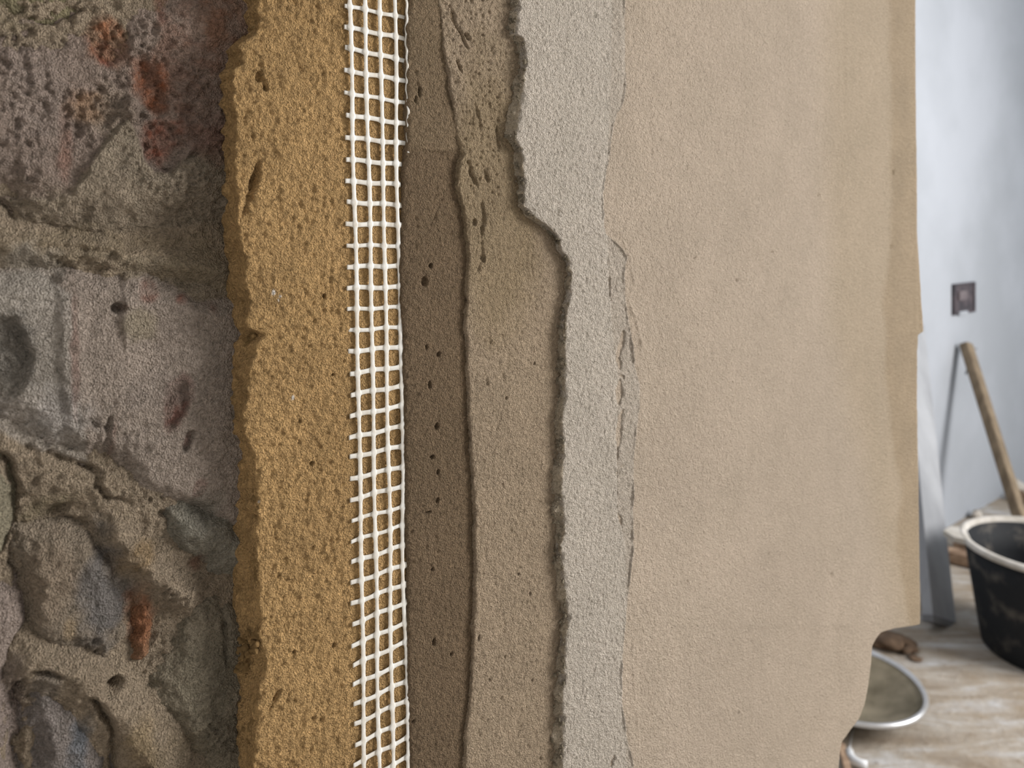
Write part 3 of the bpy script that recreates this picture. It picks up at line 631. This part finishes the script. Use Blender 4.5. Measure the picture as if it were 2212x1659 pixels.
def crm_tint(U, V):
    t = np.ones(U.shape + (3,)) * lin((223, 212, 197)); n = fbm(U, V, 0.03, 4, 611)[..., None]
    t = t * (1 + 0.14 * n)
    ul = contour([(1325, -100), (1312, 400), (1314, 560), (1323, 717), (1334, 807), (1334, 1097), (1350, 1175), (1352, 1300), (1352, 1800)], W_CRM, V)
    mk = (sst(-.0006, .0012, U - ul + .0006 * fbm(U, V, .005, 3, 9)))[..., None] * .45
    t = t * (1 - mk) + lin((205, 190, 172)) * mk
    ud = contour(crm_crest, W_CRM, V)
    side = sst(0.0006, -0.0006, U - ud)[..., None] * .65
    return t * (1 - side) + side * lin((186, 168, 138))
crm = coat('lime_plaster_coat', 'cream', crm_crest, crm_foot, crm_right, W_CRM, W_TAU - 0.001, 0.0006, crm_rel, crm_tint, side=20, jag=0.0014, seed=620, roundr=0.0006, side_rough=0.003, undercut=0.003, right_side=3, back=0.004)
tag(crm, 'pale cream plaster strip with jagged dark left edge in the middle', 'plaster layer')
cm = []
for i in range(4):
    me = crumb_mesh(20 + i); c = lin((206, 192, 166))
    for d_ in me.attributes['tint'].data: d_.color = (c[0], c[1], c[2], 1)
    cm.append(me)
cc_, cf_ = np.array(crm_crest), np.array(crm_foot)
for _ in range(230):
    py = rng.uniform(5, 1655); k = rng.random() ** .7
    xa, xb = np.interp(py, cf_[:, 1], cf_[:, 0]), np.interp(py, cc_[:, 1], cc_[:, 0])
    w_ = W_TAU + (W_CRM - W_TAU) * k; u, v = pw(xa + (xb - xa) * k, py, w_)
    o = link('crumb', cm[rng.randrange(4)], M['cream'], crm); o.location = W(float(u), float(v), w_ - .0002)
    r_ = rng.uniform(0.0004, 0.0010); o.scale = (r_, r_ * rng.uniform(.8, 1.3), r_); o.rotation_euler = (rng.random() * 6, rng.random() * 6, 0)
# ---- 5: smooth beige finish up to the broken corner
bei_crest = ext([(1280, 0), (1280, 1659)])
bei_foot = [(x - 4, y) for x, y in bei_crest]
bei_right = [(1974, -900), (1978, -60), (1979, 0), (1981, 300), (1984, 500), (1987, 560), (1991, 640), (1995, 700), (1996, 716), (1984, 724), (1981, 760), (1982, 900), (1984, 1040), (1987, 1200), (1990, 1300), (1990, 1349), (1972, 1352), (1935, 1357), (1904, 1366), (1893, 1380), (1884, 1396), (1882, 1430), (1876, 1480), (1868, 1522), (1856, 1552), (1838, 1575), (1820, 1602), (1815, 1625), (1812, 1659), (1812, 1740), (1812, 3200)]
def bei_rel(U, V, d):
    h = 0.0010 * fbm(U, V, 0.07, 3, 701)
    near = sst(0.26, 0.02, d)
    h += grainy(U, V, 0.0009, 0.0021, 702) * (0.35 + 0.65 * near)
    h += 0.00022 * vn(U / 0.006, V / 0.06, 703) * sst(-0.1, 0.2, fbm(U, V, 0.05, 2, 704))          # trowel drag
    # small ridges beside the cream strip
    for pts, a, wd in (([(1335, 440), (1340, 500), (1362, 560), (1372, 620)], .0009, .0006), ([(1362, 660), (1374, 690), (1384, 735), (1386, 780)], .0013, .0008), ([(1388, 960), (1400, 1010), (1412, 1050)], .0006, .0006), ([(1376, 1110), (1382, 1140), (1378, 1180)], .0010, .0008), ([(1395, 1140), (1415, 1170), (1428, 1180)], .0009, .0006),
                       ([(1382, 1245), (1386, 1260), (1382, 1275), (1378, 1260)], .0012, .0006), ([(1370, 1340), (1365, 1420), (1372, 1500), (1380, 1600)], .0008, .0006), ([(1352, 390), (1348, 430), (1344, 460)], .0008, .0006), ([(1345, 310), (1335, 360)], .0006, .0006), ([(1365, 0), (1376, 25)], .0012, .0009)):
        d0 = seg_dist(U, V, pts, W_BEI); k = d0 < .004
        h[k] += .6 * a * np.clip(.6 + 2.2 * fbm(U[k], V[k], .009, 3, 33), 0, 1) * np.exp(-((d0[k] + .0012 * fbm(U[k], V[k], .005, 3, 31)) / wd) ** 2)
    h += cracks(U, V, [([(1778, 1208), (1790, 1240), (1808, 1275), (1818, 1300), (1842, 1310)], .0006, .0006)], W_BEI)
    h += pits(U, V, [(1797, 1243, 4, 6), (1485, 1256, 2, 4), (1500, 558, 2, 3), (1768, 422, 3, 4), (1592, 605, 4, 4), (1668, 545, 3, 3), (1595, 1540, 3, 3), (1930, 372, 3, 6), (1925, 533, 4, 5), (1660, 1197, 3, 3)], W_BEI, 0.0011)
    sd_ = poly_sdf(U, V, [(1812, 1335), (1790, 1372), (1760, 1420), (1748, 1540), (1735, 1700), (1820, 1700), (1822, 1540), (1812, 1420)], W_BEI)
    h -= 0.0003 * sst(-.0025, .0025, sd_)
    ur = contour([(1978, -900), (1981, 300), (1990, 1300), (1990, 3200)], W_BEI, V)
    e = np.maximum(ur - U, 0)
    h -= 0.0008 * sst(0.004, 0, e) ** 2
    return h
def bei_tint(U, V):
    t = np.ones(U.shape + (3,)) * lin((196, 180, 161)); n = fbm(U, V, 0.08, 4, 711)[..., None]; n2 = fbm(U, V, 0.02, 4, 713)[..., None]
    t = t * (1 + 0.12 * n + .07 * n2)
    # yellower earth showing through towards the corner
    _, vm = pw(1900, 900, W_BEI); wob = 0.022 * fbm(U, V, 0.09, 4, 712)
    ue = contour([(1800, -300), (1800, 700), (1880, 1000), (1960, 1400), (1960, 2000)], W_BEI, V)
    mk = sst(-.035, .02, U - ue + wob)[..., None] * .75
    t = t * (1 - mk) + lin((186, 169, 145)) * (1 + .1 * n) * mk
    ue = contour([(1918, -300), (1922, 300), (1928, 520), (1905, 660), (1912, 800), (1930, 980), (1948, 1060), (1940, 1180), (1975, 1400), (1990, 2000)], W_BEI, V)
    mk = sst(-.008, .008, U - ue + .3 * wob + .012 * fbm(U, V, .025, 4, 715))[..., None] * .6
    t = t * (1 - mk) + lin((165, 145, 117)) * (1 + .25 * n2) * mk
    return t
bei = coat('finish_plaster_coat', 'beige', bei_crest, bei_foot, bei_right, W_BEI, W_TAU, 0.00085, bei_rel, bei_tint, side=3, jag=0.0002, seed=720, right_side=10, back=0.037, pixrows=True)
tag(bei, 'smooth beige finish plaster coat reaching the broken-out wall corner on the right', 'plaster layer')

# ------------------------------------------------------------------ the room behind
M['wood'] = simple_mat('dusty_wood', (108, 94, 76), (142, 126, 104), 9, 0.8, bump=0.001, stretch=(6, 6, .6))
M['wood_brown'] = simple_mat('brown_wood', (120, 96, 76), (172, 146, 122), 8, 0.8, stretch=(1, 6, 6))
M['alu'] = simple_mat('dull_aluminium', (140, 142, 146), (168, 170, 174), 10, 0.6, 0.15, stretch=(1, 1, .2))
M['alu_cap'] = simple_mat('grey_plastic', (96, 96, 98), (120, 120, 122), 20, 0.6)
M['dark_box'] = simple_mat('dark_socket_plastic', (48, 46, 52), (92, 82, 86), 30, 0.7)
M['bucket'] = simple_mat('black_rubber_with_mortar', (22, 25, 29), (104, 98, 90), 13, 0.7, spec=0.3, lo=.52, hi=.80)
M['rim'] = simple_mat('mortar_crusted_rim', (170, 164, 154), (206, 202, 196), 20, 0.8)
M['bowl_in'] = simple_mat('clay_stained_inside', (96, 88, 70), (140, 130, 110), 12, 0.8)
M['bowl_rim'] = simple_mat('worn_steel_rim', (190, 188, 186), (224, 226, 230), 12, 0.32, 0.7)
M['clay'] = simple_mat('damp_brown_clay', (84, 66, 50), (120, 98, 78), 30, 0.9, bump=0.004)
M['white_plastic'] = simple_mat('white_plastic', (216, 218, 220), (236, 236, 236), 20, 0.4)
def tube(name, pts, rad, mat, parent=None, seg=12, rads=None):
    bm = bmesh.new(); rings = []; n = len(pts); pts = [Vector(p) for p in pts]
    for i, p in enumerate(pts):
        t = (pts[min(i + 1, n - 1)] - pts[max(i - 1, 0)]).normalized()
        a = t.cross(Vector((0.3, 0.2, 1)) if abs(t.z) < .9 else Vector((1, 0, 0))).normalized(); b_ = t.cross(a)
        r = rads[i] if rads else rad
        rings.append([bm.verts.new(p + (a * math.cos(2 * math.pi * k / seg) + b_ * math.sin(2 * math.pi * k / seg)) * r) for k in range(seg)])
    for i in range(n - 1):
        for k in range(seg): bm.faces.new((rings[i][k], rings[i][(k + 1) % seg], rings[i + 1][(k + 1) % seg], rings[i + 1][k]))
    bm.faces.new(rings[0][::-1]); bm.faces.new(rings[-1])
    return bm_obj(name, bm, mat, parent, True)
def bar(name, a, b_, wx, wy, side, mat, parent=None, bev=0.002, overlap=0.0):
    """bevelled bar from a to b; side = rough direction of its width"""
    a, b_ = Vector(a), Vector(b_); t = (b_ - a).normalized(); s = (Vector(side) - t * Vector(side).dot(t)).normalized(); n = t.cross(s)
    bm = bmesh.new(); vv = []
    for p in (a, b_):
        for i, j in ((-1, -1), (1, -1), (1, 1), (-1, 1)): vv.append(bm.verts.new(p + s * wx / 2 * i + n * wy / 2 * j))
    for f in ((3, 2, 1, 0), (4, 5, 6, 7), (0, 1, 5, 4), (1, 2, 6, 5), (2, 3, 7, 6), (3, 0, 4, 7)): bm.faces.new([vv[i] for i in f])
    bmesh.ops.bevel(bm, geom=bm.edges[:], offset=bev, segments=2, affect='EDGES', profile=.6)
    return bm_obj(name, bm, mat, parent)
def on_white(px, py, off=0.0):
    d = np.array([(px - CX) / F, 1, (HY - py) / F]); o = np.array([0, 0, CAMH]); p = P0 + (W_W + off) * NX
    return Vector(o + d * (((p - o) @ NX) / (d @ NX)))
def lathe(name, prof, seg, mat, parent=None, loc=(0, 0, 0), wob=0.0):
    bm = bmesh.new(); rings = []
    for r, z in prof:
        rings.append([bm.verts.new((loc[0] + r * math.cos(2 * math.pi * k / seg) * (1 + wob * math.sin(4 * math.pi * k / seg)), loc[1] + r * math.sin(2 * math.pi * k / seg), loc[2] + z)) for k in range(seg)])
    for i in range(len(prof) - 1):
        for k in range(seg): bm.faces.new((rings[i][k], rings[i][(k + 1) % seg], rings[i + 1][(k + 1) % seg], rings[i + 1][k]))
    if prof[0][0] > 0 and prof[-1] != prof[0]: bm.faces.new(rings[0][::-1])
    if prof[-1] != prof[0]: bm.faces.new(rings[-1])
    return bm_obj(name, bm, mat, parent, True)
NV = Vector(NX); UV = Vector(UX)
# electrical back box set in the white wall
c0 = on_white(2079, 644); root = empty('socket_box', tuple(c0))
tag(root, 'small dark empty electrical socket box in the white wall', 'socket')
def wbox(name, c, du, dv, dw, mat, parent, bev=.002):
    bm = bmesh.new(); vv = []
    for k in (0, 1):
        for i, j in ((-1, -1), (1, -1), (1, 1), (-1, 1)): vv.append(bm.verts.new(Vector(c) + UV * du / 2 * i + Vector((0, 0, dv / 2 * j)) + NV * dw * k))
    for f in ((3, 2, 1, 0), (4, 5, 6, 7), (0, 1, 5, 4), (1, 2, 6, 5), (2, 3, 7, 6), (3, 0, 4, 7)): bm.faces.new([vv[i] for i in f])
    bmesh.ops.bevel(bm, geom=bm.edges[:], offset=bev, segments=2, affect='EDGES')
    return bm_obj(name, bm, mat, parent)
du = (on_white(2102, 644) - on_white(2056, 644)).length; dv = (on_white(2079, 612) - on_white(2079, 678)).length
wbox('box', c0, du, dv, 0.006, M['dark_box'], root)
for sg in (-1, 1):
    wbox('box_rim', c0 + UV * du * .47 * sg, du * .07, dv, 0.010, M['dark_box'], root, .001)
    wbox('box_rim', c0 + Vector((0, 0, dv * .47 * sg)), du, dv * .05, 0.010, M['dark_box'], root, .001)
wbox('terminal_block', c0 + Vector((0, 0, dv * .1)) - UV * du * .1, du * .4, dv * .3, 0.012, simple_mat('terminal_grey', (96, 88, 92), (120, 112, 114), 20), root)
wbox('plaster_smear', c0 - Vector((0, 0, dv * .47)) - UV * du * .08, du * .4, dv * .12, 0.012, M['white_wall'], root)
# wooden pole leaning on the white wall
top = on_white(2086, 742, 0.028); 
foot = floor_pt(2240, 1238, 0.0)
ax = (top - foot).normalized(); foot = foot + Vector((0, 0, 0.004))
pole = empty('wooden_pole', tuple(foot)); tag(pole, 'bare wooden pole leaning on the white wall behind the bucket', 'pole')
bar('shaft', foot, top, 0.044, 0.034, UV, M['wood'], pole, 0.008)
pt = top - ax * 0.02
tube('nail', [pt + NV * 0.012, pt + UV * 0.05 + NV * .012 + Vector((0, 0, -0.004))], 0.003, M['alu_cap'], pole, 8)
pt = top - ax * 0.06
tube('nail', [pt, pt - UV * 0.042 + Vector((0, 0, -0.05))], 0.003, M['alu_cap'], pole, 8)
# aluminium straightedge leaning in the gap beside the corner
se = empty('straightedge', tuple(floor_pt(2026, 1352))); tag(se, 'grey aluminium straightedge board standing beside the broken plaster corner', 'straightedge')
b0 = floor_pt(2030, 1352) + Vector((0, 0, .008)); b1 = on_white(1966, 690, 0.03)
bar('board', b0, b1, 0.12, 0.03, UV, M['alu'], se, 0.003)
axb = (b1 - b0).normalized()
bar('end_cap', b0 - axb * .006, b0 + axb * .012, 0.122, 0.032, UV, M['alu_cap'], se, 0.002)
bar('groove', b0 + axb * .03 + UV * .02 + NV * .0125, b1 - axb * .03 + UV * .02 + NV * .0125, 0.012, 0.006, UV, M['alu_cap'], se, 0.001)
# black mortar bucket
Bc = floor_pt(2262, 1408); Bc.z = 0
bk = empty('mortar_bucket', tuple(Bc)); tag(bk, 'black mortar-splashed bucket with crusted pale rim at the right edge', 'bucket')
hb = 0.268; rt, rb = 0.186, 0.146
prof = [(rb * .96, 0.0), (rb, 0.006), (rb + .3 * (rt - rb), hb * .3), (rb + .75 * (rt - rb), hb * .75), (rt, hb), (rt - .006, hb), (rb + .7 * (rt - rb) - .006, hb * .7), (rb - .006, .012), (0.001, .010)]
lathe('shell', prof, 72, M['bucket'], bk, (Bc.x, Bc.y, 0))
lathe('rim', [(rt - .007, hb - .004), (rt + .007, hb - .006), (rt + .012, hb + .001), (rt + .008, hb + .008), (rt - .004, hb + .009), (rt - .007, hb - .004)], 72, M['rim'], bk, (Bc.x, Bc.y, 0))
# pouring ear on the far left of the rim
ang = math.radians(158); bm = bmesh.new(); vt = []
for z in (hb - .006, hb + .008):
    for r, a in ((rt - .004, -15), (rt + .03, -10), (rt + .048, 0), (rt + .03, 10), (rt - .004, 15)):
        vt.append(bm.verts.new((Bc.x + r * math.cos(ang + math.radians(a)), Bc.y + r * math.sin(ang + math.radians(a)), z)))
bm.faces.new(vt[:5][::-1]); bm.faces.new(vt[5:])
for i in range(5): bm.faces.new((vt[i], vt[(i + 1) % 5], vt[5 + (i + 1) % 5], vt[5 + i]))
bm_obj('pouring_ear', bm, M['rim'], bk)
# battens on the floor behind the bucket
o = bar('wooden_batten', floor_pt(2042, 1196, .022), floor_pt(2190, 1232, .022), 0.05, 0.035, (0, 1, 0), M['wood_brown'], None, .003)
tag(o, 'front brown batten lying on the floor behind the bucket', 'batten', 'battens behind the bucket')
o = bar('wooden_batten', floor_pt(2064, 1166, .03), floor_pt(2200, 1204, .03), 0.05, 0.05, (0, 1, 0), M['wood_brown'], None, .003)
tag(o, 'rear thicker batten on the floor nearest the white wall', 'batten', 'battens behind the bucket')
# rubble along the foot of the white wall
def lump(name, loc, r, mat, sd, parent=None, flat=.7):
    bm = bmesh.new(); bmesh.ops.create_icosphere(bm, subdivisions=3, radius=r); rr = random.Random(sd)
    k = [Vector((rr.uniform(-1, 1), rr.uniform(-1, 1), rr.uniform(-1, 1))) * 3 / r for _ in range(7)]
    for v in bm.verts:
        s = 1 + sum(0.11 * math.sin(v.co.dot(q) + i) for i, q in enumerate(k)); v.co = Vector((v.co.x * s, v.co.y * s, v.co.z * s * flat))
    zmin = min(v.co.z for v in bm.verts)
    for v in bm.verts: v.co += Vector((loc[0], loc[1], loc[2] - zmin - r * .04))
    return bm_obj(name, bm, mat, parent, True)
M['rubble'] = simple_mat('pale_rubble', (150, 140, 126), (208, 202, 194), 25, 0.9)
for i, (px, py, r, mt, lb) in enumerate(((2192, 1066, .035, 'rubble', 'pale lump of rubble at the wall foot right of the pole'), (2206, 1086, .03, 'clay', 'brown lump of rubble at the wall foot near the right picture edge'), (2110, 1120, .02, 'rubble', 'small pale rubble bit on the floor left of the pole'))):
    tag(lump('rubble_piece', floor_pt(px, py), r, M[mt], i), lb, 'rubble', 'rubble at the foot of the white wall')
# steel bowl
Rc = floor_pt(1832, 1470, 0.055); bw = empty('mixing_bowl', (Rc.x, Rc.y, 0)); tag(bw, 'shallow round bowl with bright rim and clay residue below the broken corner', 'bowl')
R = 0.156
lathe('shell', [(0.05, 0.0), (0.06, 0.001), (0.10, 0.02), (0.13, 0.036), (R, 0.05), (R - .006, 0.052), (0.128, 0.040), (0.098, 0.025), (0.055, 0.008), (0.001, 0.007)], 72, M['bowl_in'], bw, (Rc.x, Rc.y, 0))
lathe('rim', [(R - .006, .049), (R + .003, .048), (R + .007, .053), (R + .003, .059), (R - .003, .058), (R - .006, .049)], 72, M['bowl_rim'], bw, (Rc.x, Rc.y, 0))
# clay heap between bowl and straightedge
hp = empty('clay_heap', tuple(floor_pt(1925, 1395))); tag(hp, 'small heap of damp brown clay between bowl and straightedge', 'clay')
for i, (px, py, r) in enumerate(((1915, 1398, .042), (1945, 1392, .030), (1962, 1408, .022), (1978, 1425, .013), (1900, 1385, .03))):
    lump('clod', floor_pt(px, py), r, M['clay'], 40 + i, hp, .38)
# wire and grip of a handle, and a stick, at the very bottom
g0 = floor_pt(1842, 1600, .01); hn = empty('bail_handle', tuple(g0)); tag(hn, 'curved white handle grip on the floor at the bottom of the picture', 'handle')
pts = [floor_pt(x, y, .012) for x, y in ((1835, 1622), (1838, 1634), (1846, 1642), (1858, 1648), (1874, 1652))]
tube('grip', pts, .0075, M['white_plastic'], hn, 12)
tube('wire', [floor_pt(1842, 1572, .012), floor_pt(1839, 1590, .012), floor_pt(1836, 1608, .012), floor_pt(1835, 1624, .012)], .002, M['bowl_rim'], hn, 8)
o = bar('wooden_stick', floor_pt(1816, 1608, .008), floor_pt(1838, 1690, .008), 0.014, 0.012, (1, 0, 0), M['wood_brown'], None, .002)
tag(o, 'short wooden stick lying against the bottom of the broken plaster edge', 'stick')
